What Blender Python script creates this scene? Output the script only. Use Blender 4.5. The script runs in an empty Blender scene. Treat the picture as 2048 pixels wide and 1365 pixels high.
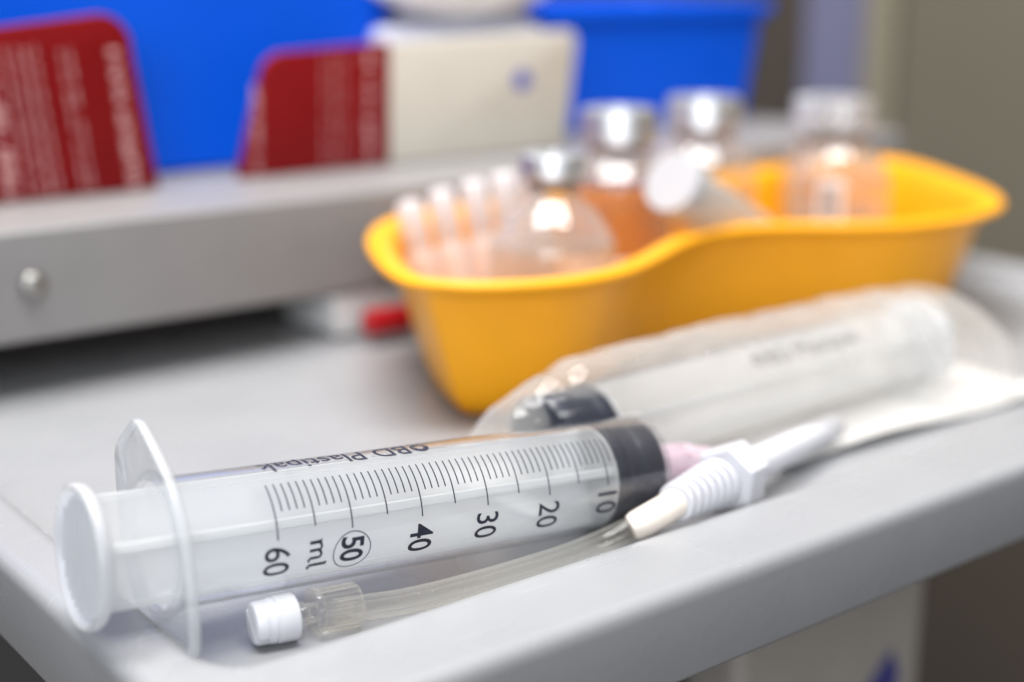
import bpy, bmesh, math, random
from mathutils import Vector, Matrix
random.seed(7)
MM = 0.001
R_ = math.radians

# ------------------------------------------------------------------ camera, light, exposure
scn = bpy.context.scene
col = scn.collection
cam_d = bpy.data.cameras.new("camera"); cam = bpy.data.objects.new("camera", cam_d); col.objects.link(cam)
scn.camera = cam
PITCH, AZ = R_(14.7), R_(52.0)
fw = Vector((math.cos(AZ), math.sin(AZ), 0)); rt = Vector((math.sin(AZ), -math.cos(AZ), 0)); up = Vector((0, 0, 1))
view = fw*math.cos(PITCH) - up*math.sin(PITCH)
cam_up = up*math.cos(PITCH) + fw*math.sin(PITCH)
m = Matrix((rt, cam_up, -view)).transposed().to_4x4()
m.translation = Vector((-119.1, -273.2, 145.3))*MM
cam.matrix_world = m
cam_d.sensor_width = 36; cam_d.lens = 50
cam_d.clip_start = 0.01; cam_d.clip_end = 50
cam_d.dof.use_dof = True
cam_d.dof.focus_distance = 0.332
cam_d.dof.aperture_fstop = 4.3
cam_d.dof.aperture_blades = 0

w = bpy.data.worlds.new("World"); scn.world = w; w.use_nodes = True
bg = w.node_tree.nodes["Background"]
bg.inputs[0].default_value = (0.90, 0.94, 1.0, 1); bg.inputs[1].default_value = 0.30

def area(name, loc, target, sx, sy, power, colour):
    d = bpy.data.lights.new(name, 'AREA'); d.shape = 'RECTANGLE'; d.size = sx; d.size_y = sy
    d.energy = power; d.color = colour
    o = bpy.data.objects.new(name, d); col.objects.link(o)
    o.location = loc
    o.rotation_euler = (Vector(target) - Vector(loc)).to_track_quat('-Z', 'Y').to_euler()
    return o
area("ceiling_lamp", (0.05, 0.48, 1.45), (0.15, 0.12, 0.0), 1.25, 0.30, 21.0, (1.0, 0.985, 0.965))
area("ceiling_lamp", (0.00, -0.14, 1.45), (0.15, 0.05, 0.0), 1.25, 0.30, 26.0, (1.0, 0.99, 0.98))
area("front_fill", (-1.35, -1.45, 0.85), (0.1, 0.05, 0.05), 1.5, 1.1, 25.0, (0.90, 0.95, 1.0))  # fill lamp added to lift the front-facing sides, no window there

scn.view_settings.view_transform = 'Standard'
scn.view_settings.look = 'None'
scn.view_settings.exposure = 0.24
scn.view_settings.gamma = 1.0
scn.view_settings.use_curve_mapping = False
cy = scn.cycles
cy.use_denoising = True
cy.max_bounces = 16; cy.transparent_max_bounces = 48; cy.transmission_bounces = 10
cy.diffuse_bounces = 5; cy.glossy_bounces = 5
cy.caustics_reflective = False; cy.caustics_refractive = True; cy.blur_glossy = 1.0
cy.sample_clamp_indirect = 6.0

# ------------------------------------------------------------------ materials
def base_mat(name):
    mt = bpy.data.materials.new(name); mt.use_nodes = True
    return mt, mt.node_tree, mt.node_tree.nodes["Principled BSDF"]

def solid(name, c, rough=0.4, metal=0.0, var=0.04, scale=60.0, bump=0.0, bscale=900.0, sss=0.0, spec=0.5, coat=0.0):
    mt, nt, p = base_mat(name)
    p.inputs["Roughness"].default_value = rough; p.inputs["Metallic"].default_value = metal
    p.inputs["Specular IOR Level"].default_value = spec
    if coat: p.inputs["Coat Weight"].default_value = coat; p.inputs["Coat Roughness"].default_value = 0.1
    if sss:
        p.inputs["Subsurface Weight"].default_value = sss
        p.inputs["Subsurface Radius"].default_value = (0.004, 0.004, 0.004)
        p.inputs["Subsurface Scale"].default_value = 1.0
    tc = nt.nodes.new("ShaderNodeTexCoord")
    n = nt.nodes.new("ShaderNodeTexNoise"); n.inputs["Scale"].default_value = scale; n.inputs["Detail"].default_value = 4
    nt.links.new(tc.outputs["Object"], n.inputs["Vector"])
    r = nt.nodes.new("ShaderNodeValToRGB")
    r.color_ramp.elements[0].position = 0.3; r.color_ramp.elements[1].position = 0.7
    r.color_ramp.elements[0].color = tuple(max(0, x*(1-var)) for x in c) + (1,)
    r.color_ramp.elements[1].color = tuple(min(1, x*(1+var)) for x in c) + (1,)
    nt.links.new(n.outputs["Fac"], r.inputs["Fac"]); nt.links.new(r.outputs["Color"], p.inputs["Base Color"])
    if bump:
        n2 = nt.nodes.new("ShaderNodeTexNoise"); n2.inputs["Scale"].default_value = bscale; n2.inputs["Detail"].default_value = 3
        nt.links.new(tc.outputs["Object"], n2.inputs["Vector"])
        b = nt.nodes.new("ShaderNodeBump"); b.inputs["Strength"].default_value = bump; b.inputs["Distance"].default_value = 0.0003
        nt.links.new(n2.outputs["Fac"], b.inputs["Height"]); nt.links.new(b.outputs["Normal"], p.inputs["Normal"])
    return mt

def schlick(nt, ior):
    """two-sided Fresnel reflectance of a thin wall (the Fresnel node would reflect everything on back faces)"""
    N = nt.nodes.new; L = nt.links.new; f0 = ((ior-1)/(ior+1))**2
    lw = N("ShaderNodeLayerWeight"); lw.inputs["Blend"].default_value = 0.5
    pw = N("ShaderNodeMath"); pw.operation = 'POWER'; pw.inputs[1].default_value = 4.5; L(lw.outputs["Facing"], pw.inputs[0])
    mr = N("ShaderNodeMapRange"); mr.inputs["To Min"].default_value = f0; mr.inputs["To Max"].default_value = 0.85
    L(pw.outputs[0], mr.inputs["Value"])
    return mr

def clear(name, tint=(0.97, 0.98, 0.99), ior=1.45, rough=0.06, haze=0.05, haze_c=(0.9, 0.92, 0.94), edge=0.0, edge_c=(0.8, 0.82, 0.86), wav=0.0):
    """thin clear plastic or glass wall: sees through, reflects by Fresnel, a little milky haze"""
    mt = bpy.data.materials.new(name); mt.use_nodes = True
    nt = mt.node_tree; nt.nodes.clear(); N = nt.nodes.new; L = nt.links.new
    out = N("ShaderNodeOutputMaterial")
    tr = N("ShaderNodeBsdfTransparent"); tr.inputs[0].default_value = tint + (1,)
    gl = N("ShaderNodeBsdfGlossy"); gl.inputs["Roughness"].default_value = rough
    fr = schlick(nt, ior)
    di = N("ShaderNodeBsdfDiffuse"); di.inputs[0].default_value = haze_c + (1,)
    tl = N("ShaderNodeBsdfTranslucent"); tl.inputs[0].default_value = haze_c + (1,)
    hz = N("ShaderNodeMixShader"); hz.inputs[0].default_value = 0.5
    L(di.outputs[0], hz.inputs[1]); L(tl.outputs[0], hz.inputs[2])
    m1 = N("ShaderNodeMixShader")
    lw = N("ShaderNodeLayerWeight"); lw.inputs["Blend"].default_value = 0.35
    mr = N("ShaderNodeMapRange"); mr.inputs["To Min"].default_value = haze; mr.inputs["To Max"].default_value = min(1, haze + edge)
    L(lw.outputs["Facing"], mr.inputs["Value"]); L(mr.outputs[0], m1.inputs[0])
    L(tr.outputs[0], m1.inputs[1]); L(hz.outputs[0], m1.inputs[2])
    m2 = N("ShaderNodeMixShader"); L(fr.outputs[0], m2.inputs[0]); L(m1.outputs[0], m2.inputs[1]); L(gl.outputs[0], m2.inputs[2])
    L(m2.outputs[0], out.inputs[0])
    if wav:
        tc = N("ShaderNodeTexCoord"); n = N("ShaderNodeTexNoise"); n.inputs["Scale"].default_value = 120; n.inputs["Detail"].default_value = 2
        L(tc.outputs["Object"], n.inputs["Vector"])
        b = N("ShaderNodeBump"); b.inputs["Strength"].default_value = wav; b.inputs["Distance"].default_value = 0.002
        L(n.outputs["Fac"], b.inputs["Height"]); L(b.outputs["Normal"], gl.inputs["Normal"])
    return mt

def milky(name, c, trans=0.35, transl=0.4, rough=0.3):
    """translucent white moulded plastic (polypropylene)"""
    mt = bpy.data.materials.new(name); mt.use_nodes = True
    nt = mt.node_tree; nt.nodes.clear(); N = nt.nodes.new; L = nt.links.new
    out = N("ShaderNodeOutputMaterial")
    di = N("ShaderNodeBsdfDiffuse"); di.inputs[0].default_value = c + (1,)
    tl = N("ShaderNodeBsdfTranslucent"); tl.inputs[0].default_value = c + (1,)
    tr = N("ShaderNodeBsdfTransparent"); tr.inputs[0].default_value = (0.96, 0.97, 0.98, 1)
    gl = N("ShaderNodeBsdfGlossy"); gl.inputs["Roughness"].default_value = rough
    a = N("ShaderNodeMixShader"); a.inputs[0].default_value = transl; L(di.outputs[0], a.inputs[1]); L(tl.outputs[0], a.inputs[2])
    b = N("ShaderNodeMixShader"); b.inputs[0].default_value = trans; L(a.outputs[0], b.inputs[1]); L(tr.outputs[0], b.inputs[2])
    fr = schlick(nt, 1.42)
    g = N("ShaderNodeMixShader"); L(fr.outputs[0], g.inputs[0]); L(b.outputs[0], g.inputs[1]); L(gl.outputs[0], g.inputs[2])
    L(g.outputs[0], out.inputs[0])
    return mt

def painted_tray():
    mt, nt, p = base_mat("white_enamel")
    N = nt.nodes.new; L = nt.links.new
    p.inputs["Roughness"].default_value = 0.34
    tc = N("ShaderNodeTexCoord")
    n = N("ShaderNodeTexNoise"); n.inputs["Scale"].default_value = 35; n.inputs["Detail"].default_value = 5; L(tc.outputs["Object"], n.inputs["Vector"])
    r = N("ShaderNodeValToRGB"); r.color_ramp.elements[0].color = (0.280, 0.284, 0.296, 1); r.color_ramp.elements[1].color = (0.320, 0.323, 0.334, 1)
    L(n.outputs["Fac"], r.inputs["Fac"])
    # faint scuffs: long stretched noise
    mp = N("ShaderNodeMapping"); mp.inputs["Scale"].default_value = (60, 700, 60); mp.inputs["Rotation"].default_value = (0, 0, 0.5)
    L(tc.outputs["Object"], mp.inputs["Vector"])
    s = N("ShaderNodeTexNoise"); s.inputs["Scale"].default_value = 1.0; s.inputs["Detail"].default_value = 2; L(mp.outputs[0], s.inputs["Vector"])
    sr = N("ShaderNodeValToRGB"); sr.color_ramp.elements[0].position = 0.70; sr.color_ramp.elements[1].position = 0.78
    L(s.outputs["Fac"], sr.inputs["Fac"])
    mx = N("ShaderNodeMixRGB"); mx.inputs["Color2"].default_value = (0.42, 0.42, 0.43, 1)
    ml = N("ShaderNodeMath"); ml.operation = 'MULTIPLY'; ml.inputs[1].default_value = 0.6; L(sr.outputs["Color"], ml.inputs[0])
    L(ml.outputs[0], mx.inputs["Fac"]); L(r.outputs["Color"], mx.inputs["Color1"])
    mp2 = N("ShaderNodeMapping"); mp2.inputs["Scale"].default_value = (900, 30, 60); mp2.inputs["Rotation"].default_value = (0, 0, -0.9)
    L(tc.outputs["Object"], mp2.inputs["Vector"])
    s2 = N("ShaderNodeTexNoise"); s2.inputs["Scale"].default_value = 1.0; s2.inputs["Detail"].default_value = 1; L(mp2.outputs[0], s2.inputs["Vector"])
    sr2 = N("ShaderNodeValToRGB"); sr2.color_ramp.elements[0].position = 0.77; sr2.color_ramp.elements[1].position = 0.82; L(s2.outputs["Fac"], sr2.inputs["Fac"])
    mx2 = N("ShaderNodeMixRGB"); mx2.inputs["Color2"].default_value = (0.40, 0.40, 0.41, 1)
    ml2 = N("ShaderNodeMath"); ml2.operation = 'MULTIPLY'; ml2.inputs[1].default_value = 0.55; L(sr2.outputs["Color"], ml2.inputs[0])
    L(ml2.outputs[0], mx2.inputs["Fac"]); L(mx.outputs["Color"], mx2.inputs["Color1"])
    L(mx2.outputs["Color"], p.inputs["Base Color"])
    rr = N("ShaderNodeMapRange"); rr.inputs["To Min"].default_value = 0.20; rr.inputs["To Max"].default_value = 0.36
    L(n.outputs["Fac"], rr.inputs["Value"]); L(rr.outputs[0], p.inputs["Roughness"])
    n2 = N("ShaderNodeTexNoise"); n2.inputs["Scale"].default_value = 300; n2.inputs["Detail"].default_value = 3; L(tc.outputs["Object"], n2.inputs["Vector"])
    b = N("ShaderNodeBump"); b.inputs["Strength"].default_value = 0.06; b.inputs["Distance"].default_value = 0.001
    L(n2.outputs["Fac"], b.inputs["Height"]); L(b.outputs["Normal"], p.inputs["Normal"])
    return mt

MT = dict(
    enamel=painted_tray(),
    shelf=solid("grey_enamel", (0.232, 0.222, 0.22), 0.4, var=0.03, bump=0.05, bscale=300),
    barrel=clear("clear_barrel_plastic", tint=(0.994, 0.996, 0.998), ior=1.38, haze=0.010, edge=0.06, rough=0.06, haze_c=(0.90, 0.93, 0.97)),
    flange=clear("clear_flange_plastic", haze=0.06, edge=0.25, rough=0.12, haze_c=(0.90, 0.92, 0.94)),
    plunger=milky("milky_plunger_plastic", (0.97, 0.975, 0.97), trans=0.56, transl=0.45),
    edge=milky("frosted_edge_plastic", (0.96, 0.965, 0.97), trans=0.66, transl=0.4),
    face=milky("groove_shade_plastic", (0.84, 0.865, 0.93), trans=0.36, transl=0.5),  # thumb plastic tinted greyer, standing in for shade between the ridges
    ridge=milky("moulded_ridge_plastic", (0.97, 0.975, 0.98), trans=0.05, transl=0.35),
    thumb=milky("milky_thumb_plastic", (0.95, 0.955, 0.97), trans=0.50, transl=0.45),
    rubber=solid("black_rubber", (0.005, 0.007, 0.020), 0.36, var=0.1, bump=0.1, bscale=500, spec=0.3),
    ink=solid("dark_blue_ink", (0.010, 0.011, 0.028), 0.6, var=0.15, scale=300),
    tube=clear("clear_tube_plastic", tint=(0.99, 0.985, 0.97), ior=1.5, haze=0.03, edge=0.28, rough=0.10, haze_c=(0.96, 0.92, 0.83)),
    bore=clear("tube_bore", tint=(0.985, 0.98, 0.965), ior=1.5, haze=0.01, edge=0.10, rough=0.10, haze_c=(0.95, 0.92, 0.85)),
    nut=clear("clear_connector_plastic", tint=(0.97, 0.965, 0.95), haze=0.06, edge=0.34, rough=0.05, haze_c=(0.95, 0.92, 0.86)),
    white=solid("white_plastic", (0.62, 0.62, 0.66), 0.40, var=0.015, sss=0.1),
    matte=solid("matte_white_plastic", (0.46, 0.46, 0.48), 0.75, var=0.02, spec=0.2),
    pale=solid("pale_beige_plastic", (0.80, 0.72, 0.64), 0.35, var=0.03, sss=0.2),
    pink=milky("pink_plastic", (0.90, 0.72, 0.80), trans=0.4, transl=0.35),
    yellow=solid("yellow_plastic", (0.90, 0.385, 0.008), 0.40, var=0.03, bump=0.04, bscale=250, spec=0.3),
    glass=clear("clear_glass", tint=(0.965, 0.965, 0.96), ior=1.75, rough=0.03, haze=0.09, edge=0.40, haze_c=(0.85, 0.86, 0.86)),
    liquid=clear("clear_liquid", tint=(0.97, 0.965, 0.95), ior=1.33, rough=0.02, haze=0.20, edge=0.20, haze_c=(0.84, 0.82, 0.79)),
    amber=clear("amber_liquid", tint=(0.93, 0.74, 0.45), ior=1.33, rough=0.02, haze=0.25, edge=0.20, haze_c=(0.62, 0.36, 0.12)),
    alu=solid("brushed_aluminium", (0.74, 0.75, 0.77), 0.42, metal=1.0, var=0.05, scale=200),
    capgrey=solid("grey_cap_plastic", (0.42, 0.43, 0.46), 0.4, var=0.05),
    stopper_grey=solid("grey_rubber", (0.16, 0.15, 0.15), 0.6),
    label=solid("paper_label", (0.80, 0.78, 0.77), 0.6, var=0.03),
    labelmark=solid("label_ink", (0.30, 0.28, 0.27), 0.6),
    violet=solid("violet_label_ink", (0.30, 0.26, 0.55), 0.6),
    ampoule=milky("pinkish_ampoule_plastic", (0.92, 0.90, 0.91), trans=0.24, transl=0.45),
    ampprint=solid("pink_print", (0.78, 0.52, 0.58), 0.6),
    shell=clear("clear_blister_film", tint=(0.975, 0.965, 0.955), haze=0.20, edge=0.20, rough=0.05, haze_c=(0.97, 0.95, 0.91), wav=0.7),
    paper=solid("white_backing_paper", (0.66, 0.655, 0.65), 0.7, var=0.02, bump=0.1, bscale=400),
    red=solid("red_printed_card", (0.20, 0.003, 0.005), 0.5, var=0.08, scale=40, spec=0.2),
    redtext=solid("pale_print_on_red", (0.62, 0.34, 0.34), 0.5),
    cream=solid("cream_card", (0.61, 0.575, 0.50), 0.5, var=0.02),
    bluedot=solid("blue_print", (0.05, 0.08, 0.45), 0.5),
    blue=solid("blue_bin_plastic", (0.0, 0.098, 0.76), 0.5, var=0.05, scale=15, spec=0.2),
    lavender=solid("lavender_wrapping", (0.52, 0.52, 0.62), 0.5, var=0.05, bump=0.3, bscale=60),
    gauze=solid("white_wrapping", (0.88, 0.88, 0.90), 0.6, var=0.03, bump=0.3, bscale=60),
    redcap=solid("red_cap_plastic", (0.42, 0.006, 0.012), 0.35),
    column=solid("taupe_column_paint", (0.36, 0.33, 0.30), 0.5),
    navy=solid("navy_print", (0.05, 0.05, 0.22), 0.5),
    dark=solid("painted_shade", (0.05, 0.045, 0.045), 0.7),  # near-black colour standing in for deep shade in gaps and voids
    wall_t=solid("taupe_wall_paint", (0.135, 0.118, 0.086), 0.7, var=0.03, scale=4),
    wall_l=solid("lavender_door_paint", (0.15, 0.15, 0.245), 0.6, var=0.03, scale=4),
    wall_s=solid("beige_frame_paint", (0.22, 0.195, 0.14), 0.6, var=0.03, scale=4),
    wall_d=solid("dark_brown_panel", (0.06, 0.047, 0.037), 0.6, var=0.05, scale=4),
    floor=solid("brown_floor_vinyl", (0.17, 0.15, 0.135), 0.5, var=0.08, scale=6),
    glint=solid("bright_glint_flecks", (0.85, 0.85, 0.86), 0.3, metal=0.6),  # bright colour for the imitated rim glints
    steel=solid("brushed_steel", (0.36, 0.35, 0.33), 0.42, metal=1.0),
)

# ------------------------------------------------------------------ mesh helpers (all lengths in mm)
def tag(o, label=None, cat=None, group=None, kind=None):
    if label: o["label"] = label
    if cat: o["category"] = cat
    if group: o["group"] = group
    if kind: o["kind"] = kind
    return o

def empty(name, loc=(0, 0, 0), rot=None):
    o = bpy.data.objects.new(name, None); col.objects.link(o)
    o.empty_display_size = 0.01
    if rot is not None: o.matrix_world = rot
    o.location = Vector(loc)*MM
    return o

class MB:
    def __init__(s): s.v = []; s.f = []
    def add(s, vs, fs):
        n = len(s.v); s.v += [tuple(v) for v in vs]; s.f += [tuple(i+n for i in f) for f in fs]; return s
    def xf(s, mat, start=0):
        s.v = s.v[:start] + [tuple(mat @ Vector(v)) for v in s.v[start:]]; return s
    def loops(s, loops, closed=True, cap0=False, cap1=False):
        """bridge successive point loops of the same length"""
        n = len(loops[0]); vs = [p for l in loops for p in l]; fs = []
        for k in range(len(loops)-1):
            for i in range(n if closed else n-1):
                j = (i+1) % n
                fs.append((k*n+i, k*n+j, (k+1)*n+j, (k+1)*n+i))
        if cap0: fs.append(tuple(reversed(range(n))))
        if cap1: fs.append(tuple(range((len(loops)-1)*n, len(loops)*n)))
        return s.add(vs, fs)
    def lathe_x(s, prof, n=64, cap0=False, cap1=False):
        """prof: (x, r) along the local X axis"""
        return s.loops([[(x, -r*math.sin(2*math.pi*i/n), r*math.cos(2*math.pi*i/n)) for i in range(n)] for x, r in prof], True, cap0, cap1)
    def lathe_z(s, prof, n=48, cap0=False, cap1=False, cx=0, cy=0):
        return s.loops([[(cx+r*math.cos(2*math.pi*i/n), cy+r*math.sin(2*math.pi*i/n), z) for i in range(n)] for r, z in prof], True, cap0, cap1)
    def box(s, x0, x1, y0, y1, z0, z1):
        v = [(x0,y0,z0),(x1,y0,z0),(x1,y1,z0),(x0,y1,z0),(x0,y0,z1),(x1,y0,z1),(x1,y1,z1),(x0,y1,z1)]
        return s.add(v, [(0,3,2,1),(4,5,6,7),(0,1,5,4),(1,2,6,5),(2,3,7,6),(3,0,4,7)])
    def sweep(s, path, r, n=20, caps=True):
        """round tube along a list of points; r a number or list"""
        P = [Vector(p) for p in path]; L = []
        prev = None
        for i, p in enumerate(P):
            t = (P[min(i+1, len(P)-1)] - P[max(i-1, 0)]).normalized()
            a = Vector((0, 0, 1)) if prev is None else prev
            a = (a - t*a.dot(t)).normalized(); prev = a
            b = t.cross(a); rr = r[i] if isinstance(r, (list, tuple)) else r
            L.append([tuple(p + rr*(math.cos(2*math.pi*k/n)*a + math.sin(2*math.pi*k/n)*b)) for k in range(n)])
        return s.loops(L, True, caps, caps)
    def build(s, name, mat, parent=None, smooth=True, bevel=0.0, angle=40, loc=None, kind=None):
        me = bpy.data.meshes.new(name)
        me.from_pydata([(x*MM, y*MM, z*MM) for x, y, z in s.v], [], s.f)
        bm = bmesh.new(); bm.from_mesh(me); bmesh.ops.recalc_face_normals(bm, faces=bm.faces)
        if bevel: bmesh.ops.bevel(bm, geom=list(bm.edges), offset=bevel*MM, segments=3, profile=0.5, affect='EDGES', clamp_overlap=True)
        bm.to_mesh(me); bm.free()
        me.materials.append(MT[mat] if isinstance(mat, str) else mat)
        if smooth:
            me.shade_smooth()
            try: me.set_sharp_from_angle(angle=R_(angle))
            except Exception: pass
        o = bpy.data.objects.new(name, me); col.objects.link(o)
        if parent: o.parent = parent
        if loc: o.location = Vector(loc)*MM
        if kind: o["kind"] = kind
        return o

def rrect(x0, y0, x1, y1, r, z, n=10):
    """rounded rectangle loop, counter-clockwise"""
    pts = []
    for cx, cy_, a0 in ((x1-r, y1-r, 0), (x0+r, y1-r, 90), (x0+r, y0+r, 180), (x1-r, y0+r, 270)):
        for k in range(n+1):
            a = R_(a0 + 90*k/n); pts.append((cx+r*math.cos(a), cy_+r*math.sin(a), z))
    return pts

def catmull(ctrl, per=8):
    out = []; n = len(ctrl)
    for i in range(n):
        p0, p1, p2, p3 = (Vector(ctrl[(i+k-1) % n]) for k in range(4))
        for j in range(per):
            t = j/per
            out.append(0.5*((2*p1) + (p2-p0)*t + (2*p0-5*p1+4*p2-p3)*t*t + (3*p1-p0-3*p2+p3)*t**3))
    return out

def text_tris(txt, size, bold=0.0, spacing=1.0, shear=0.0):
    """flat filled text as (verts2d, faces), origin at baseline left, height = capital height * size"""
    cu = bpy.data.curves.new("lettering", 'FONT'); cu.body = txt; cu.size = 1.0; cu.offset = bold; cu.space_character = spacing; cu.shear = shear
    cu.resolution_u = 6
    o = bpy.data.objects.new("lettering", cu); col.objects.link(o)
    bpy.context.view_layer.update()
    ev = o.evaluated_get(bpy.context.evaluated_depsgraph_get()); me = ev.to_mesh()
    v = [(p.co.x, p.co.y) for p in me.vertices]; f = [tuple(p.vertices) for p in me.polygons]
    ev.to_mesh_clear(); bpy.data.objects.remove(o); bpy.data.curves.remove(cu)
    k = size/0.73
    return [(x*k, y*k) for x, y in v], f

# ================================================================== SETTING
b = MB(); b.box(-3000, 3000, -3000, 3000, -900, -880)
tag(b.build("floor", "floor", smooth=False), kind="structure")
# far side wall with cabinet front, door frame and door: flat panels standing at X = 900
b = MB(); b.box(905, 940, -1500, 2200, -878, 1500); wall = tag(b.build("wall", "wall_d", smooth=False), kind="structure")
b = MB(); b.box(885, 904, -1400, 484, -110, 1400); b.build("cabinet_panel", "wall_t", wall, False, 2)
b = MB(); b.box(880, 904, 488, 520, -860, 1400); b.build("frame_post", "wall_s", wall, False, 2)
b = MB(); b.box(893, 904, 523, 596, -860, 1400); b.build("door_panel", "wall_l", wall, False, 2)

# ================================================================== TROLLEY
trolley = tag(empty("medical_trolley", (0, 0, -880)), "white enamelled trolley tray with raised rim and grey ledge behind", "trolley")
def tray_mesh():
    X1, Y1 = 470, 335
    spec = [  # inset left, front, z, corner radius ; the right rim mirrors the left one
        (6, -21, 0.0, 8), (0.0, -27.5, 0.0, 10), (-1.4, -28.9, 0.25, 11), (-2.6, -30.0, 1.2, 11.6), (-4.3, -31.6, 5.6, 12.2), (-5.0, -32.3, 6.8, 12.5), (-6.2, -33.6, 7.6, 13),
        (-8.2, -36, 8.0, 13), (-8.8, -37, 8.0, 13), (-16.2, -56.7, 8.0, 12), (-16.8, -57.3, 7.96, 12.2), (-18.1, -58.6, 7.5, 13), (-19.2, -59.7, 6.6, 13.9), (-19.9, -60.4, 5.3, 14.5), (-20.1, -60.6, 3.8, 14.7), (-20.1, -60.6, 3.2, 14.7),
        (-20.1, -60.6, -14.8, 14.7), (-19.6, -60.1, -15.9, 14.2), (-18.4, -59, -16.3, 13), (-17, -57.5, -16, 12), (-17, -57.5, -3.0, 12), (0, -30, -3.0, 10)]
    loops = [rrect(l, f, X1-l, Y1, r, z, 14) for l, f, z, r in spec]
    mb = MB(); mb.loops(loops, True, True, True)
    return mb
o = tray_mesh().build("tray", "enamel", None, True, angle=50); o.parent = trolley; o.location = (0, 0, 0.880)
ch = MB()   # small raised bright flecks imitating glints on the scratched left rim
for k in range(26):
    y = random.uniform(8, 95); x = -3.4 - random.uniform(0, 2.2); z = (-x-2.6)*2.4 + 1.3
    z = min(z, 7.4); l = random.uniform(0.4, 1.9); wd = random.uniform(0.12, 0.4)
    ch.add([(x, y, z), (x+wd*0.5, y+l*0.4, z+0.12), (x-wd*0.3, y+l, z+0.25), (x-wd, y+l*0.5, z+0.35)], [(0, 1, 2, 3)])
co = ch.build("glint_flecks", "glint", o, False); co["kind"] = "stuff"
# ledge behind: a raised box with a softly rounded front edge, open gap underneath
b = MB()
prof = [(330, 20.5), (206, 20.0), (204.6, 20.4), (204.0, 21.6), (204.0, 56.5), (204.4, 58.3), (205.6, 59.5), (207.5, 60.0), (420, 60.0), (420, 20.5)]
b.loops([[(-300, y, z) for y, z in prof], [(520, y, z) for y, z in prof]], True, True, True)
shelf = b.build("ledge", "shelf", None, True, angle=25); shelf.parent = trolley; shelf.location = (0, 0, 0.880)
b = MB(); b.lathe_z([(4.6, 0), (4.7, .5), (4.3, 1.5), (3.1, 2.5), (1.6, 3.0), (0.6, 3.1)], 32, True, True)
sc = b.build("screw", "steel", shelf, True); sc.rotation_euler = (R_(90), 0, 0); sc.location = Vector((45, 204.0, 40))*MM
b = MB(); b.box(-300, 520, 262, 268, 0.3, 20.0); o = b.build("dark_gap_block", "dark", None, False); o.parent = trolley; o.location = (0, 0, 0.880)  # dark wall added to keep light out of the gap
b = MB(); b.box(-304, -300.5, 204, 300, 0.3, 59); o = b.build("gap_end_block", "dark", None, False); o.parent = trolley; o.location = (0, 0, 0.880)  # unseen, added to shut light out at the gap's left end
# support column under the tray with a dark blue mark
b = MB(); b.box(228, 338, 40, 200, -870, -4); o = b.build("column", "column", None, False, 5); o.parent = trolley; o.location = (0, 0, 0.880)
mk = MB(); pts = [(0, 0), (26, 4), (30, 14), (24, 27), (12, 16), (-6, 6)]
n = len(pts); mk.add([(x, 0, z) for x, z in pts] + [(x, -0.4, z) for x, z in pts], [tuple(range(n)), tuple(range(2*n-1, n-1, -1))] + [(i, (i+1) % n, n+(i+1) % n, n+i) for i in range(n)])
mk.build("printed_mark", "navy", o, False, loc=(292, 39.5, -143))
b = MB(); b.box(-10, 224, 60, 200, -870, -6); o = b.build("undertray_shade", "dark", None, False, 4); o.parent = trolley; o.location = (0, 0, 0.880)  # block in place of the void under the tray, shade in its colour

# ================================================================== SYRINGE
RB, RI = 14.5, 14.15
PITCH_ML, X60 = 1.827, 18.7
def arc_pt(x, phi, r): return (x, -r*math.sin(phi), r*math.cos(phi))
def wrap_text(mb, verts, faces, fx, r):
    """cut flat lettering into narrow strips round the barrel, then roll it on. fx maps 2-D to (x, arc length)"""
    bm = bmesh.new()
    vv = [bm.verts.new((*fx(x, y), 0)) for x, y in verts]
    for f in faces:
        try: bm.faces.new([vv[i] for i in f])
        except ValueError: pass
    ys = [v.co.y for v in bm.verts]; y = math.floor(min(ys)) + 0.35
    while y < max(ys):
        bmesh.ops.bisect_plane(bm, geom=bm.verts[:] + bm.edges[:] + bm.faces[:], plane_co=(0, y, 0), plane_no=(0, 1, 0), dist=1e-6)
        y += 0.6
    bm.verts.index_update()
    mb.add([arc_pt(v.co.x, v.co.y/RB, r) for v in bm.verts], [tuple(v.index for v in f.verts) for f in bm.faces]); bm.free()

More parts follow.
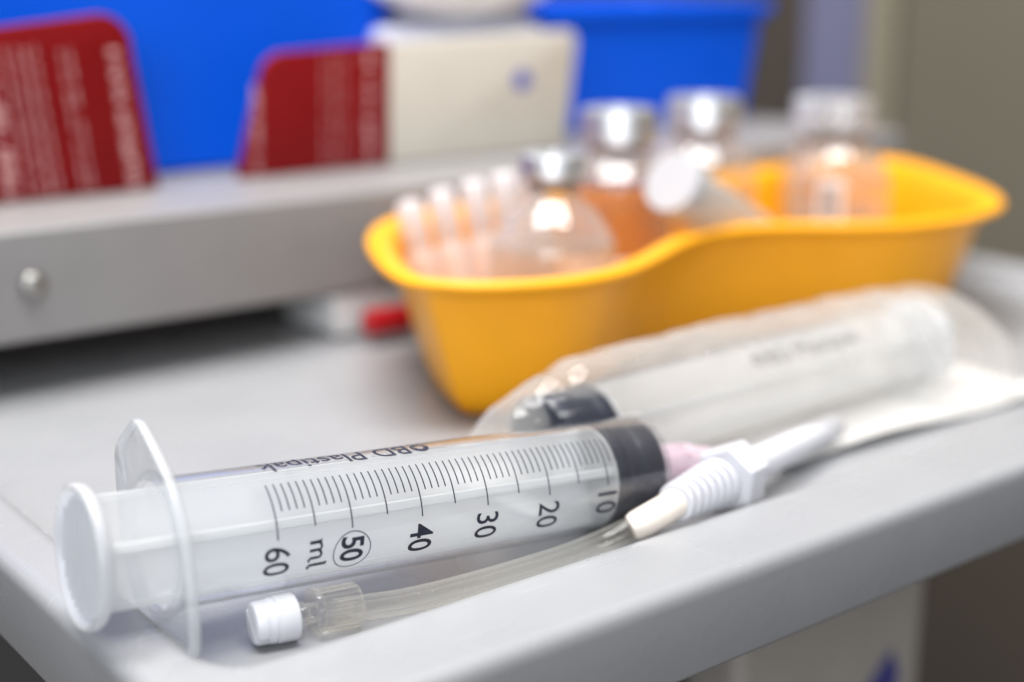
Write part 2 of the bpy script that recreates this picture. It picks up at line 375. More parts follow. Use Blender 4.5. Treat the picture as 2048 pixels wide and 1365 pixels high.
def scale_print():
    mb = MB(); rp = RB + 0.05
    def tick(x, p0, p1, wd):
        n = max(6, int((p1-p0)/4)); L = []
        for k in range(n+1):
            a = R_(p0 + (p1-p0)*k/n); L.append([arc_pt(x-wd/2, a, rp), arc_pt(x+wd/2, a, rp)])
        mb.loops(L, closed=False)
    for ml in range(6, 61):
        x = X60 + PITCH_ML*(60-ml)
        e = 80.5 if ml == 60 else 80.0 if ml % 10 == 0 else 73.0 if ml % 5 == 0 else 56.0
        tick(x, 29, e, 0.34)
    def num(t, x, p0, h, bold, sp=1.0, shear=0.0, stretch=1.0):
        v, f = text_tris(t, h, bold, sp, shear)
        wv = [p[0] for p in v]; hv = [p[1] for p in v]; cx = (min(hv)+max(hv))/2
        wrap_text(mb, v, f, lambda a, c: (x + (c-cx), R_(p0)*RB + (a-min(wv))*stretch), rp)
    for ml in (60, 40, 30, 20, 10):
        num(str(ml), X60 + PITCH_ML*(60-ml) - 0.1, 86.5, 6.4, 0.012 if ml in (40,) else 0.006, 1.0, 0.0, 0.86)
    num("50", X60 + PITCH_ML*10 + 0.1, 87.5, 5.8, 0.022, 0.95, 0.0, 0.86)
    # ring round the 50
    n = 56; cx_, ca = X60 + PITCH_ML*10 + 0.1, R_(87.5)*RB + 3.55; A = []
    for k in range(n+1):
        t = 2*math.pi*k/n
        A.append([arc_pt(cx_ + q*math.cos(t), (ca + q*math.sin(t))/RB, rp) for q in (4.55, 4.80)])
    mb.loops(A, closed=False)
    # italic "ml": pen strokes with slanted stems
    def stroke(p, wd):
        L = []
        for i, (a, c) in enumerate(p):
            q0 = p[max(i-1, 0)]; q1 = p[min(i+1, len(p)-1)]
            dx, dy = q1[0]-q0[0], q1[1]-q0[1]; l = math.hypot(dx, dy) or 1
            L.append([(a - dy/l*wd/2, c + dx/l*wd/2), (a + dy/l*wd/2, c - dx/l*wd/2)])
        vs = [q for l in L for q in l]; fs = [(2*i, 2*i+1, 2*i+3, 2*i+2) for i in range(len(L)-1)]
        x0 = X60 + PITCH_ML*5 - 1.3
        wrap_text(mb, vs, fs, lambda a, c: (x0 - 0.2 + c*1.02, R_(86.5)*RB + (a - 0.12*(c))*1.2 + 0.3), rp)
    st = [(0.0, 0.0), (0.0, 2.9)]
    stroke([(0.0, 0), (0.25, 2.9)], 0.66); stroke([(0.2, 2.9), (-0.25, 2.75)], 0.34)
    stroke([(0.2, 2.2), (0.7, 2.75), (1.35, 2.9), (1.75, 2.6), (1.7, 1.8), (1.55, 0.0)], 0.60)
    stroke([(1.75, 2.2), (2.3, 2.75), (2.95, 2.9), (3.35, 2.6), (3.3, 1.8), (3.15, 0.25), (3.5, -0.1), (3.9, 0.2)], 0.60)
    stroke([(5.15, 4.4), (4.75, 0.3), (5.05, -0.1), (5.5, 0.25)], 0.66); stroke([(5.2, 4.35), (4.7, 4.2)], 0.34)
    # plunger stop triangle near the 10 line
    return mb
def brand_print():
    mb = MB(); rp = RB + 0.05
    v, f = text_tris("BD Plastipak", 5.5, 0.010, 1.0)
    wv = [p[0] for p in v]; L = max(wv)-min(wv); k = 38.6/L
    base = R_(-8)*RB
    wrap_text(mb, v, f, lambda a, c: (58.6 - (a-min(wv))*k, base + c), rp)
    # round sunburst emblem before the letters
    cx_, ca = 61.8, base + 2.7; n = 48
    A = []
    for i in range(n+1):
        t = 2*math.pi*i/n; A.append([arc_pt(cx_ + q*math.cos(t), (ca + q*math.sin(t)*1.0)/RB, rp) for q in (1.75, 2.35)])
    mb.loops(A, closed=False)
    def wedge(t0, t1, r0, r1):
        mb.add([arc_pt(cx_ + q*math.cos(t), (ca + q*math.sin(t))/RB, rp) for q, t in ((r0, t0), (r0, t1), (r1, t1), (r1, t0))], [(0, 1, 2, 3)])
    for i in range(12):
        t = math.pi*2*i/12
        wedge(t, t+0.30, 0.75 if i % 2 else 1.05, 2.05)
    for i in range(14):
        t = math.pi*(0.05 + 0.9*i/14); wedge(t, t+0.22, 0.9 if i % 2 else 1.3, 2.05)
    return mb

SP, CP = math.sin, math.cos
def make_syringe():
    root = empty("syringe")
    # barrel: outer wall, shoulder, nozzle, inner wall back to the open end
    b = MB()
    b.lathe_x([(-3.2, 16.6), (-2.4, 15.6), (0.5, 14.75), (3, RB), (131.4, RB), (132.0, RB-0.4), (132.3, RB-1.4), (133.2, 6.0), (133.6, 4.2), (134.4, 3.2), (142.5, 2.6), (142.6, 1.5),
               (133.4, 1.6), (131.7, 11.5), (131.4, RI-0.3), (130.9, RI), (4, RI), (0, 14.25), (-2.4, 14.7), (-3.2, 15.6), (-3.2, 16.6)], 96)
    br = b.build("barrel", "barrel", root, True, angle=60)
    # finger flange: flat oblong plate, long axis tilted, with the bore through it
    ang = R_(39); outl = []
    half = [(27.3, 5.0), (26.2, 8.0), (23.5, 10.0), (14, 14.8), (5.5, 17.6)]
    pts = half + [(-a, q) for a, q in reversed(half)] + [(-a, -q) for a, q in half] + [(a, -q) for a, q in reversed(half)]
    for v in catmull([(a, q, 0) for a, q in pts], 5):
        a, q = v.x, v.y
        outl.append((-a*math.sin(ang) + q*math.cos(ang), a*math.cos(ang) + q*math.sin(ang)))
    def ring(x, k): return [(x, -sd*k, z*k) for sd, z in outl]
    hole = []
    for sd, z in outl:
        l = math.hypot(sd, z); hole.append((sd/l*14.4, z/l*14.4))
    def hl(x): return [(x, -sd, z) for sd, z in hole]
    b = MB(); b.loops([hl(-2.3), ring(-2.3, 0.975), ring(-2.6, 0.995), ring(-3.4, 1.0), ring(-4.2, 0.995), ring(-4.5, 0.975), hl(-4.5), hl(-2.3)])
    fl = b.build("flange", "flange", br, True, angle=35)
    b = MB(); b.loops([ring(-2.2, 0.965), ring(-2.15, 0.985), ring(-2.5, 1.002), ring(-3.4, 1.008), ring(-4.3, 1.002), ring(-4.65, 0.985), ring(-4.6, 0.965)])
    b.build("flange_edge", "edge", fl, True, angle=60)
    scale_print().build("scale_print", "ink", br, False)
    brand_print().build("brand_print", "ink", br, False)
    # plunger rod: four ribs with thickened edges, end discs
    b = MB()
    for k in range(4):
        a = R_(66 + 90*k); dr = Vector((0, -math.sin(a), math.cos(a))); tn = Vector((1, 0, 0)).cross(dr)
        prof = [(0.3, 0.75), (10.9, 0.7), (11.2, 1.05), (12.3, 1.05), (12.55, 0.7)]
        sec = [dr*r + tn*h for r, h in prof] + [dr*r - tn*h for r, h in reversed(prof)]
        b.loops([[(x, p.y, p.z) for p in sec] for x in (-17.6, 114.6)], True, True, True)
    pl = b.build("plunger", "plunger", root, True, angle=30)
    b = MB(); b.lathe_x([(113.2, 0.5), (113.2, 12.4), (113.5, 13.5), (114.5, 13.5), (114.85, 12.4), (114.85, 0.5)], 64, True, True)
    b.build("plunger_collar", "plunger", pl, True)
    # thumb rest: ribbed dished disc
    b = MB()
    RT = 15.8
    b.lathe_x([(-20.3, 14.4), (-20.7, 14.8), (-20.8, 15.2), (-20.5, 15.65), (-19.9, RT), (-18.6, RT), (-17.9, 15.4), (-17.5, 14.5), (-17.4, 2)], 72, False, True)
    th = b.build("thumb_rest", "thumb", pl, True, angle=45)
    b = MB(); b.lathe_x([(-20.3, 14.4), (-19.6, 13.9), (-19.0, 13.6), (-18.9, 0.4)], 72, False, True)
    b.build("grip_face", "face", th, True, angle=45)
    b = MB(); y = -11.25
    while y < 11.4:
        h = math.sqrt(max(0.1, 13.1**2 - y*y)) - 0.3
        a = R_(8)
        sec = [(-18.7, -0.8), (-19.9, -0.45), (-19.9, 0.45), (-18.7, 0.8)]
        L = []
        for zz in (-h, h):
            L.append([(x, (y+dy)*math.cos(a) - zz*math.sin(a), (y+dy)*math.sin(a) + zz*math.cos(a)) for x, dy in sec])
        b.loops(L, True, True, True); y += 2.5
    b.build("grip_ridges", "thumb", th, False)
    # rubber stopper
    b = MB(); rr = RI - 0.04
    b.lathe_x([(114.9, 3), (114.9, 12.6), (115.3, rr-0.2), (115.8, rr), (118.4, rr), (118.8, rr-0.15), (119.4, rr-0.4), (122.8, rr-0.4), (123.6, rr-0.15), (124.0, rr),
               (129.4, rr), (130.1, rr-0.25), (130.6, rr-1.0), (131.4, 7), (131.9, 1)], 72, True, True)
    b.build("stopper", "rubber", root, True, angle=50)
    return root
def frame(d, spin=0.0):
    d = Vector(d).normalized(); u = (Vector((0, 0, 1)) - d*d.z).normalized(); y = u.cross(d)
    m = Matrix((d, y, u)).transposed().to_4x4()
    return m @ Matrix.Rotation(spin, 4, 'X')
t_ = R_(-3.5); c_ = math.sqrt(1-0.0737**2)
D1 = Vector((math.cos(t_)*c_, math.sin(t_)*c_, -0.0737))
syr = make_syringe()
syr.matrix_world = frame(D1); syr.location = Vector((0, 0, 24.1))*MM
tag(syr, "large clear syringe in sharp focus, unwrapped, black printed scale facing the front", "syringe", "large syringes")

def copy_tree(o, parent=None):
    c = o.copy(); col.objects.link(c); c.parent = parent
    if parent is not None: c.matrix_parent_inverse = o.matrix_parent_inverse.copy()
    for ch in list(o.children): copy_tree(ch, c)
    return c

# pink hub on the nozzle
hub = tag(empty("needle_hub"), "pink translucent hub at the tip of the front syringe", "needle hub")
hub.matrix_world = frame(D1); hub.location = (Vector((0, 0, 24.1)) + D1*135.6)*MM
b = MB(); b.lathe_x([(0, 3.2), (0, 6.0), (0.6, 6.3), (3.4, 6.3), (3.8, 5.8), (11, 5.2), (12, 4.4), (12.3, 5.0), (14.5, 4.9), (15, 4.2), (22, 3.0), (22, 1.2)], 40)
b.build("hub_body", "pink", hub, True)
b = MB()
for k in range(8):
    a = 2*math.pi*k/8; y, z = math.sin(a), math.cos(a)
    b.loops([[(x, y*r - z*h, z*r + y*h) for r, h in ((4.2, .35), (5.6, .3), (5.6, -.3), (4.2, -.35))] for x in (4.2, 11.6)], True, True, True)
b.build("hub_wings", "pink", hub, True, angle=30)

# ================================================================== EXTENSION TUBE with luer ends
tub = tag(empty("extension_tube", (31, -15, 0)), "clear thin tube with a white screw cap lying under the front syringe", "tube")
def loc_build(mb, name, mat, parent, **k):
    off = Vector(); q = parent
    while q is not None: off += q.location/MM; q = q.parent
    mb.v = [tuple(Vector(v)-off) for v in mb.v]
    return mb.build(name, mat, parent, **k)
bpy.context.view_layer.update()
ctrl = [(31, -16.2, 4.7), (37, -17.2, 4.3), (48, -19.2, 3.6), (62, -20.6, 3.3), (78, -21.3, 3.2), (94, -21.8, 3.4), (106, -22.8, 4.8), (113, -24.6, 6.8), (119, -26.8, 9.2)]
def smooth_path(c, per=8):
    c = [Vector(p) for p in c]; out = []
    for i in range(len(c)-1):
        p0, p1, p2, p3 = c[max(i-1, 0)], c[i], c[i+1], c[min(i+2, len(c)-1)]
        for j in range(per):
            t = j/per; out.append(0.5*((2*p1)+(p2-p0)*t+(2*p0-5*p1+4*p2-p3)*t*t+(3*p1-p0-3*p2+p3)*t**3))
    out.append(c[-1]); return out
path = smooth_path(ctrl)
b = MB(); b.sweep(path, 3.0, 28, False); tb = loc_build(b, "tube_wall", "tube", tub)
b = MB(); b.sweep(path, 1.5, 20, False); loc_build(b, "bore", "bore", tub)
bub = MB()
for k in range(26):   # tiny trapped bubbles and specks
    p = path[random.randrange(4, len(path)-8)]; a = random.uniform(-2.2, 0.6); rr = random.uniform(0.05, 0.13)
    c0 = p + Vector((random.uniform(-3, 3), 2.9*math.sin(a), 2.9*abs(math.cos(a))))
    bub.lathe_z([(rr*0.1, -rr), (rr, 0), (rr*0.1, rr)], 8, True, True); nn = 24
    bub.v[-nn:] = [tuple(Vector(v)+c0) for v in bub.v[-nn:]]
o = loc_build(bub, "specks", "white", tub); o["kind"] = "stuff"
ax = (Vector(ctrl[1]) - Vector(ctrl[0])).normalized()
FR = frame(Vector((math.cos(R_(-10)), math.sin(R_(-10)), -0.03)))
def place(mb, origin): return mb.xf(Matrix.Translation(Vector(origin)) @ FR)
org = (17.0, -12.6, 5.4)
# white cap: ribbed screw cap with a slot in the end
b = MB()
b.lathe_x([(-1.9, 1.0), (-1.9, 4.9), (-0.2, 5.2), (0.0, 4.95), (0.3, 4.95), (0.5, 5.3), (4.6, 5.35), (5.2, 5.1), (5.6, 4.2), (5.6, 2.6)], 48, True, True)
for sg in (1, -1):   # two half-round lugs with a slot between them
    L = []
    for x, r in ((-1.95, 4.95), (-3.9, 4.85), (-4.5, 4.5), (-4.7, 3.9)):
        a0 = math.asin(0.75/r); sec = []
        for k in range(17):
            a = a0 + (math.pi-2*a0)*k/16; yy, zz = r*math.cos(a), sg*r*math.sin(a)
            sec.append((x, yy*math.cos(0.6) - zz*math.sin(0.6), yy*math.sin(0.6) + zz*math.cos(0.6)))
        L.append(sec)
    b.loops(L, True, True, True)
place(b, org); capo = loc_build(b, "screw_cap", "white", tub, angle=40)
b = MB(); b.lathe_x([(5.6, 2.9), (7.4, 2.9), (7.4, 2.4), (10.5, 2.2)], 32); place(b, org); loc_build(b, "luer_neck", "nut", tub)
b = MB(); n = 72   # ribbed clear collar nut
def gear(x, r, dr): return [(x, -(r + (dr if (i//2) % 2 else 0))*math.sin(2*math.pi*i/n), (r + (dr if (i//2) % 2 else 0))*math.cos(2*math.pi*i/n)) for i in range(n)]
b.loops([gear(9.6, 3.0, 0), gear(9.6, 5.6, 0), gear(10.3, 5.8, 0), gear(10.9, 5.6, 0), gear(11.0, 4.55, 0.0), gear(11.3, 4.55, 0.75), gear(19.6, 4.65, 0.75), gear(20.0, 5.0, 0), gear(20.4, 4.8, 0), gear(20.4, 2.8, 0)])
place(b, org); loc_build(b, "collar_nut", "nut", tub, angle=25)
# ================================================================== WHITE RIBBED CONNECTOR
con = tag(empty("catheter_connector", (140, -25, 0)), "white ribbed connector with six-sided collar leaning on the front rim", "connector")
bpy.context.view_layer.update()
A0, A1 = Vector((125, -28.6, 12.2)), Vector((222, -1.5, 6.4))
FC = frame(A1 - A0); LEN = (A1-A0).length
def cplace(mb): return mb.xf(Matrix.Translation(A0) @ FC)
b = MB(); b.sweep([(113.4, -24.9, 7.1), (114.5, -25.4, 7.6), (117, -26.4, 8.6), (121, -27.6, 10.3), (126, -28.2, 11.9), (130, -27.3, 11.9)], [3.2, 3.7, 3.9, 3.9, 3.8, 3.4], 28); loc_build(b, "pale_sleeve", "pale", con)
b = MB(); b.lathe_x([(0, 2.5), (0, 3.3), (30, 3.9), (30, 2.5)], 40, True, True); cplace(b); relief = loc_build(b, "strain_relief", "white", con)
for k in range(7):
    x = 1.2 + k*3.45; r = 5.2 + 0.27*k
    b = MB(); b.lathe_x([(x-0.8, 3.2), (x-0.8, r-0.35), (x-0.45, r), (x+0.45, r), (x+0.8, r-0.35), (x+0.8, 3.2)], 40, True, True); cplace(b); loc_build(b, "ridge", "white", relief, angle=30)
b = MB(); hx = []
for x, r in ((26.6, 8.8), (27.2, 9.6), (35.4, 9.6), (36.2, 8.8)):
    hx.append([(x, -r*math.sin(2*math.pi*(i+0.08)/6), r*math.cos(2*math.pi*(i+0.08)/6)) for i in range(6)])
b.loops(hx, True, True, True); cplace(b); loc_build(b, "hex_collar", "white", con, angle=30)
b = MB(); b.lathe_x([(35.8, 4.6), (37, 4.9), (64, 4.5), (LEN-1.5, 3.9), (LEN-0.5, 3.5), (LEN, 2.6)], 40, True, True); cplace(b); loc_build(b, "stem", "white", con)

# ================================================================== PACKED SYRINGE behind
syr2 = copy_tree(syr)
D2 = Vector((-1, -0.045, 0.0)).normalized()
syr2.matrix_world = frame(D2, R_(-38)); syr2.location = Vector((276, 26.0, 16.2))*MM; syr2.scale = (1.2, 1, 1)
tag(syr2, "second large syringe sealed in its wrapper behind the front one, dark stopper to the left", "syringe", "large syringes")
pk = tag(empty("blister_pack", (205, 24, 0)), "clear blister wrapper with white paper backing around the second syringe", "packaging")
bpy.context.view_layer.update()
def front_y(x): return 9.0 if x < 140 else 9.0 - 17.5*min(1, (x-140)/55) - 3.0*max(0, (x-195)/110)
b = MB(); L = []
for i in range(41):
    x = 108 + 224*i/40; yf, yb = front_y(x), 52 - 2*math.sin(i*0.3)
    if i > 38: yf += (i-38)**2*0.7; yb -= (i-38)**2*1.5
    row = []
    for k in range(15):
        t = k/14; y = yf + (yb-yf)*t
        curl = 3.2*max(0, 1-t*5)**2*(0.6+0.4*math.sin(x*0.06)) * (1 if x > 150 else 0.2)
        row.append((x, y, 0.45 + curl + 0.5*max(0, (i-32)/8)**2))
    L.append(row)
b.loops(L, closed=False)
pb = loc_build(b, "backing_paper", "paper", pk, angle=60)
sol = pb.modifiers.new("thickness", 'SOLIDIFY'); sol.thickness = 0.12*MM; sol.offset = 0
b = MB(); L = []
# stations along X: (x, centre y, half width at the back foot, height) ; the front foot runs out to the paper's edge
stn = [(95, 27, 10, 3), (98, 27, 13, 10), (102, 26.5, 13, 17), (107, 26, 12, 23), (112, 25, 11.5, 27.5), (118, 24, 12.5, 30), (124, 23.6, 14, 31.5), (130, 23.4, 16, 34), (136, 23.4, 18, 36), (145, 23.5, 19, 36.5), (160, 24, 20, 36.8), (180, 24.4, 20.5, 37), (200, 24.6, 21, 37.2), (220, 25, 21, 37),
       (240, 25, 22, 36.6), (252, 25.5, 23, 36.4), (262, 26, 24, 36.5), (275, 26, 24, 36), (288, 26, 23, 35), (300, 25.5, 23, 34.5), (309, 25, 22, 33), (313, 24, 20, 28), (316, 23, 18, 18), (318, 22, 16, 3)]
def lerp_stn(x):
    for a, c in zip(stn, stn[1:]):
        if a[0] <= x <= c[0]:
            t = (x-a[0])/(c[0]-a[0]); return [a[k] + (c[k]-a[k])*t for k in range(4)]
from mathutils import noise as _n
N_ = 112
for i in range(N_+1):
    x, cyy, wb, h = lerp_stn(95 + (318-95)*i/N_)
    wfr = max(wb*0.8, cyy - front_y(x) - 1.5)
    if x < 140: wfr = min(wb, cyy - 10.0)
    if x > 306: wfr = wfr*(1 - 0.25*((x-306)/12)**2)
    sec = []
    for k in range(49):
        t = math.pi*k/48; c, s_ = math.cos(t), math.sin(t)
        e = 2/2.5
        wd = (wfr if c > 0 else wb)
        if c > 0: wd = wd*(1-0.0*s_) ; cc = abs(c)**(e if x < 150 else 1.05)
        else: cc = abs(c)**e
        p = Vector((x, cyy - math.copysign(cc, c)*wd, 0.9 + h*abs(s_)**e))
        amp = (1.7 if x < 128 else 0.75)*min(1, abs(s_)*2.5)
        nz = _n.noise(Vector((x*0.11, p.y*0.11, p.z*0.09))) + 0.6*abs(_n.noise(Vector((x*0.22+9, p.y*0.25, p.z*0.25))))
        p += Vector((0, -c*0.7, s_)).normalized()*amp*nz
        sec.append(tuple(p))
    L.append(sec)
b.loops(L, closed=False); loc_build(b, "clear_shell", "shell", pk, angle=75)

# ================================================================== KIDNEY DISH
dish = tag(empty("kidney_dish", (290, 130, 0)), "yellow plastic kidney dish holding vials and ampoules", "dish")
bpy.context.view_layer.update()
rim = [(124, 97), (129, 80), (143, 67), (165, 58.5), (190, 60), (215, 71), (240, 84), (262, 90), (282, 88.5), (300, 79), (318, 65), (340, 55), (372, 53), (405, 64), (434, 90), (458, 124), (478, 158), (486, 182),
       (470, 197), (420, 201), (360, 201), (300, 201), (245, 201), (205, 199), (178, 188), (155, 164), (136, 130)]
cur = catmull([(x, y, 0) for x, y in rim], 6)
nc = len(cur); nrm = []
for i in range(nc):
    t = (cur[(i+2) % nc] - cur[(i-2) % nc]).normalized(); nrm.append(Vector((-t.y, t.x, 0)))   # inward for a counter-clockwise curve
def ins(i_, z): return [tuple(cur[k] + nrm[k]*i_ + Vector((0, 0, z))) for k in range(nc)]
prof = [(32, 0.35), (28, 0.3), (24.5, 1.0), (21.5, 4.0), (19.5, 9), (9.5, 42), (8.0, 45.2), (5.5, 46.8), (2.0, 47.4), (0.3, 48.2), (-0.2, 49.4), (0.4, 50.6), (2.0, 51.2), (5.0, 51.0), (8.5, 49.8), (10.5, 47.0), (11.8, 42), (21.0, 11), (23.5, 6), (27, 3.2), (32, 2.4)]
b = MB(); b.loops([ins(*p) for p in prof], True, True, True)
loc_build(b, "bowl", "yellow", dish, angle=50)

# ------------------------------------------------------------------ things in the dish
def vial(name, x, y, h, rb, rc, label, capmat="alu", fluid="liquid", lab=None, fill=0.55, group="glass vials standing in the dish", hn=16.0, mark=None, caph=9.0):
    r = tag(empty(name, (x, y, 2.5)), label, "vial", group)
    zs = h - caph - hn
    b = MB()
    b.lathe_z([(rb-3, 0.2), (rb-0.8, 0.6), (rb, 2.2), (rb, zs-3), (rb-0.5, zs-0.4), (rb-1.9, zs+2.2), (rb-4.2, zs+hn*0.27), (rc*0.5+rb*0.42, zs+hn*0.45), (rc*0.86, zs+hn*0.66), (rc*0.68, zs+hn*0.80), (rc*0.64, zs+hn*0.95), (rc*0.84, zs+hn+0.5), (rc*0.84, zs+hn+3)], 56, True, False)
    g = b.build("bottle", "glass", r, True, angle=60)
    b = MB(); ri = rb-1.2; zf = zs*fill
    b.lathe_z([(ri-3, 1.8), (ri-0.6, 2.2), (ri, 4), (ri, zf), (ri-1.0, zf-0.35), (0.3, zf-0.4)], 48, True, True); b.build("liquid", fluid, r, True)
    b = MB(); zc = h-caph
    b.lathe_z([(rc*0.86, zc-0.2), (rc, zc+0.2), (rc+0.15, zc+1.0), (rc, zc+1.8), (rc, h-1.5), (rc-0.4, h-0.5), (rc-1.4, h), (rc*0.42, h), (rc*0.40, h-0.7), (0.3, h-0.7)], 56, False, True)
    cp = b.build("crimp_cap", capmat, r, True, angle=35)
    b = MB(); b.lathe_z([(rc*0.78, zc-3.4), (rc*0.8, zc-0.3), (0.4, zc-0.2)], 32, True, False); b.build("rubber_plug", "stopper_grey", r, True)
    if lab:
        z0, z1, a0, a1, mt = lab; n = 40
        b = MB(); b.loops([[((rb+0.12)*math.cos(R_(a0+(a1-a0)*k/n)), (rb+0.12)*math.sin(R_(a0+(a1-a0)*k/n)), z) for k in range(n+1)] for z in (z0, z1)], closed=False)
        lo = b.build("paper_label", mt, r, True)
        if mark:
            for (m0, m1, zz0, zz1, mm_) in mark:
                b = MB(); b.loops([[((rb+0.2)*math.cos(R_(m0+(m1-m0)*k/8)), (rb+0.2)*math.sin(R_(m0+(m1-m0)*k/8)), z) for k in range(9)] for z in (zz0, zz1)], closed=False)
                b.build("label_print", mm_, lo, True)
    return r
vial("glass_vial", 202, 114, 79.5, 22.8, 11.8, "small clear glass vial with sloping shoulders and silver cap, nearest in the dish", fill=0.98, hn=22)
vial("glass_vial", 272, 157, 88, 23.0, 15.4, "tall vial with amber contents and wide silver cap left of the white round cap", lab=(6, 30, 150, 320, "label"), fluid="amber", fill=0.97, hn=14, caph=14)
vial("glass_vial", 336, 172, 88, 23.5, 16.2, "glass vial with wide silver cap beside the far blue bin", fill=0.25, hn=14, caph=14)
vial("glass_vial", 378, 129, 88, 22.0, 14.0, "clear vial with a narrow printed strip at the right end of the dish", "glass", "liquid", (26, 56, 196, 224, "label"), 0.75, hn=20, caph=14,
     mark=[(200, 219, 38, 53, "labelmark")])
vial("glass_vial", 415, 166, 84, 21.0, 17.5, "far vial with broad dull grey cap behind the labelled vial", "capgrey", "liquid", None, 0.3, hn=12, caph=17)

# plastic ampoules standing in a slanting row
tops = [(174, 165, 61.6), (184, 158.6, 65.6), (194.3, 152, 68.9), (203.5, 145.7, 71.6), (212.5, 139.8, 74)]
names = ["leftmost pinkish plastic ampoule in the dish, at the rim", "second pinkish plastic ampoule from the left in the dish", "middle one of the five pinkish plastic ampoules", "fourth pinkish plastic ampoule from the left, near the glass vial", "last pinkish plastic ampoule, half hidden by the nearest glass vial"]
for k, (x, y, z) in enumerate(tops):
    base = Vector((x + 11 - k*0.5, y - 6.0 + k*0.6, 3.0))
    r = tag(empty("plastic_ampoule", base), names[k], "ampoule", "plastic ampoules in the dish")
    axv = Vector((x, y, z)) - base; H = axv.length
    F = frame(axv) if abs(axv.normalized().z) < 0.999 else Matrix.Identity(4)
    b = MB(); b.lathe_x([(0, 3.0), (0.6, 5.8), (H*0.60, 6.1), (H*0.66, 5.6), (H*0.69, 4.8), (H*0.71, 4.8), (H*0.74, 5.4), (H-2, 5.0), (H-0.6, 4.2), (H, 2.6)], 28, True, True); b.xf(F); b.build("ampoule_body", "ampoule", r, True, angle=60)
    b = MB(); b.box(H*0.70, H-3, -5.0, 5.0, -0.6, 0.6); b.xf(F @ Matrix.Rotation(R_(-38), 4, 'X')); b.build("twist_tab", "ampoule", r, True, 0.4)
    b = MB()
    for j in range(3): b.loops([[arc_pt(xx, R_(60+a*8), 6.12) for a in range(8)] for xx in (H*(0.12+0.13*j), H*(0.18+0.13*j))], closed=False)
    b.xf(F); b.build("ampoule_print", "ampprint", r, False)

# white-capped tube lying across the dish
tc0, tc1 = Vector((246, 99, 69)), Vector((322, 118, 34))
wt = tag(empty("capped_tube", tc0), "translucent white tube with bright round white cap tilted over the dish", "tube")
F = frame(tc1 - tc0); H = (tc1-tc0).length
# turn the cap end so the disc faces the camera
b = MB(); b.lathe_x([(-1.2, 0.5), (-1.2, 10.6), (-0.6, 11.3), (0.2, 11.5), (5.8, 11.5), (6.2, 11.1), (6.2, 8)], 48, True, True); b.xf(F); b.build("round_cap", "matte", wt, True, angle=40)
b = MB(); b.lathe_x([(6.0, 8.5), (7, 9.6), (14, 10.2), (H-6, 9.6), (H-1.5, 8.6), (H, 6)], 40, True, True); b.xf(F); b.build("tube_body", milky("milky_tube_plastic", (0.66, 0.65, 0.62), 0.25, 0.35), wt, True, angle=50)

# ================================================================== under the ledge, left of the dish
tb2 = tag(empty("sample_tube", (172, 196, 0)), "red-capped tube lying beside the dish in front of the ledge", "tube")
FT = Matrix.Translation((4, -1, 8.4)) @ frame(Vector((0.97, -0.1, 0.0)))
b = MB(); b.lathe_x([(-3, 1), (-3, 4.6), (-2.2, 5.4), (15, 5.6), (16, 5.0), (16, 3)], 32, True, True); b.xf(FT); b.build("red_cap", "redcap", tb2, True)
b = MB(); b.lathe_x([(15.8, 4.6), (52, 4.6), (58, 3)], 32, False, True); b.xf(FT); b.build("tube_glass", "glass", tb2, True)
pk2 = tag(empty("white_packet", (200, 215, 0)), "white packet lying in the gap under the ledge behind the red cap", "packet")
b = MB(); b.box(-34, 45, -8, 36, 0.6, 18.6); b.build("wrapper", "paper", pk2, True, 3)

# ================================================================== ON THE LEDGE
def card(name, label, outline, y0, y1, mat):
    r = tag(empty(name, (0, y0, 60)), label, "packet", "printed packets on the ledge")
    n = len(outline); b = MB()
    b.add([(x, 0, z) for x, z in outline] + [(x, y1-y0, z) for x, z in outline], [tuple(range(n)), tuple(range(2*n-1, n-1, -1))] + [(i, n+i, n+(i+1) % n, (i+1) % n) for i in range(n)])
    return r, b
def corner(cx, cz, r, a0, a1, n=8): return [(cx + r*math.cos(R_(a0+(a1-a0)*k/n)), cz + r*math.sin(R_(a0+(a1-a0)*k/n))) for k in range(n+1)]
# left packet: red half in view, rounded upper right corner
o1 = [(118.5, 0.4)] + corner(98, 55.5, 13, -8, 84) + [(20, 60), (-70, 53), (-80, 0.4)]
r1, b = card("printed_packet", "red printed packet with rounded corner at the far left of the ledge", o1, 260, 265, "red")
c1 = b.build("card_box", "red", r1, True, 0.6, angle=30)
o2 = [(229.5, 0.4), (231.0, 53.6)] + corner(180, 38.8, 12.5, 96, 172) + [(155.5, 0.4)]
r2, b = card("printed_packet", "half red, half cream packet with blue dot in the middle of the ledge", o2, 262, 267, "red")
b.build("red_half", "red", r2, True, 0.5, angle=30)
o3 = [(332, 0.4)] + corner(333, 50.2, 6, 0, 90) + [(231.3, 53.6), (229.8, 0.4)]
n = len(o3); b = MB(); b.add([(x, 0, z) for x, z in o3] + [(x, 5, z) for x, z in o3], [tuple(range(n)), tuple(range(2*n-1, n-1, -1))] + [(i, n+i, n+(i+1) % n, (i+1) % n) for i in range(n)])
cr = b.build("cream_half", "cream", r2, True, 0.5, angle=30)
b = MB(); b.lathe_z([(0.2, 0.25), (4.7, 0.25), (4.8, 0.0)], 32, True, True); b.xf(Matrix.Translation((305, -0.05, 34)) @ Matrix.Rotation(R_(90), 4, 'X')); b.build("blue_dot", "bluedot", cr, False)
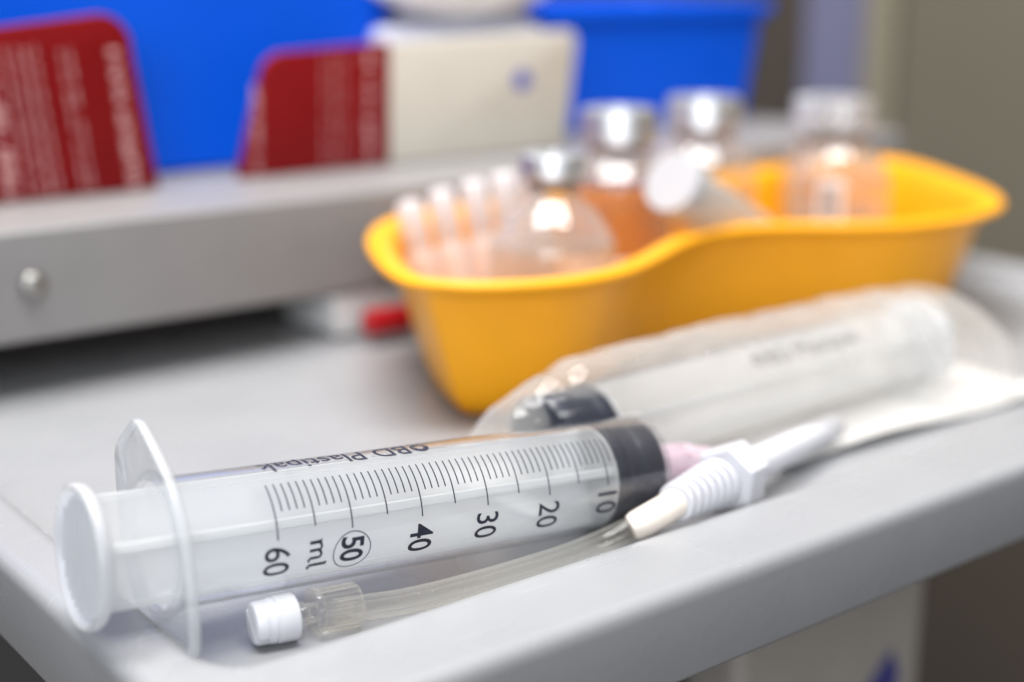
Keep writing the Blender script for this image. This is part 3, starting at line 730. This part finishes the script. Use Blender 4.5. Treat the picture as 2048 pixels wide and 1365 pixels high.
def fake_lines(parent, cols, lean, z0, z1):
    """columns of small unreadable print, running up the packet"""
    for x, wd, density, zt in cols:
        b = MB(); z = z0; left = random.randint(4, 10); lh = max(0.7, wd*0.55)
        while z < zt - lh:
            xx = x + lean*(z-z0)
            if left:
                a = random.random()
                b.box(xx-wd/2, xx+wd/2*(1 if a < 0.4 else 0.55), -0.12, -0.02, z, z+lh*0.24)
                b.box(xx-wd/2*random.choice((1, 0.2)), xx-wd/2*random.choice((0.6, -0.3))+wd*0.25, -0.12, -0.02, z+lh*0.24, z+lh*0.62)
                if a < 0.6: b.box(xx-wd/2, xx+wd/2*0.55, -0.12, -0.02, z+lh*0.62, z+lh*0.8)
                left -= 1
            else: left = random.randint(4, 10) if density > random.random()*0.9 else 0
            z += lh*1.05
        b.build("print_column", "redtext", parent, False)
fake_lines(r1, [(108.5, 5.2, 0.85, 58), (91, 1.6, 0.55, 57), (87.5, 1.4, 0.45, 57), (78, 1.4, 0.6, 58), (74.5, 1.5, 0.7, 58), (71, 1.4, 0.65, 58), (66.5, 1.6, 0.7, 58), (60, 5.5, 0.8, 58), (50, 5, 0.8, 57), (40, 2, 0.7, 57)], -0.10, 2, 58)
fake_lines(r2, [(163.5, 3.6, 0.8, 40), (196, 1.2, 0.4, 50), (201, 1.2, 0.4, 50), (206, 1.2, 0.5, 50), (219, 4.2, 0.85, 52)], 0.03, 2, 50)

def bin_(name, label, x0, x1, y0, y1, z0, z1, taper, rimw):
    r = tag(empty(name, ((x0+x1)/2, y0, 60)), label, "storage bin", "blue storage bins on the ledge")
    cx = (x0+x1)/2
    L = []
    for i_, z in ((taper+4, z0+0.3), (taper, z0+2), (rimw, z1-9), (rimw, z1-8), (0.6, z1-7.4), (0, z1-6.6), (0, z1-0.8), (0.8, z1), (rimw+2, z1), (rimw+2.5, z1-1), (taper+2.5, z0+4), (taper+5, z0+3)):
        L.append([(x-cx, y-y0, z-60) for x, y, z in rrect(x0+i_, y0+i_*0.6, x1-i_, y1-i_, 9, z, 6)])
    b = MB(); b.loops(L, True, True, True); b.build("bin_shell", "blue", r, True, angle=40)
    b = MB(); b.box(-22, 22, -0.5, 1.5, 0, 10)
    return r
bin_("storage_bin", "larger blue plastic bin behind the red packets on the left", -120, 261, 292, 420, 60, 190, 6, 5)
bin_("storage_bin", "blue plastic bin with a thick rim behind the silver-capped vials", 345, 521, 296, 410, 60, 127, 13, 6)
# wrapped dressing between the bins, a white tape roll leaning on top of it
gz = tag(empty("dressing_pack", (290, 282, 60)), "pale lavender wrapped dressing behind the cream packet", "dressing")
L = []
for k in range(17):
    t = math.pi*k/16; s_ = max(0.25, math.sin(t)**0.35); x = -50*math.cos(t)
    L.append([(x, 9 + 8.5*math.copysign(abs(math.cos(2*math.pi*j/32))**0.6, math.cos(2*math.pi*j/32))*s_, 31 + 30.3*s_**0.3*math.copysign(abs(math.sin(2*math.pi*j/32))**0.6, math.sin(2*math.pi*j/32)) + 0.5*math.sin(3*t + j)) for j in range(32)])
b = MB(); b.loops(L, True, True, True); b.build("wrapping", "lavender", gz, True, angle=80)
rl = tag(empty("gauze_wad", (292, 290, 121)), "crumpled bright white gauze lying on the lavender dressing", "gauze")
L = []
for k in range(25):
    t = 0.06 + (math.pi-0.12)*k/24; row = []
    for j in range(40):
        a = 2*math.pi*j/40
        v = Vector((-math.cos(t), math.sin(t)*math.cos(a), math.sin(t)*math.sin(a)))
        r = 1 + 0.10*_n.noise(v*2.3) + 0.05*_n.noise(v*6.0 + Vector((4, 1, 2)))
        row.append((v.x*50*r, v.y*15*r, 18 + v.z*18*r))
    L.append(row)
b = MB(); b.loops(L, True, True, True); b.build("gauze_folds", "gauze", rl, True, angle=80)
tc = tag(empty("tall_carton", (295, 310, 60)), "tall pale lavender carton between the two blue bins", "carton")
b = MB(); b.box(-32, 47, -6, 60, 0.4, 120); b.build("carton_box", "lavender", tc, True, 2)
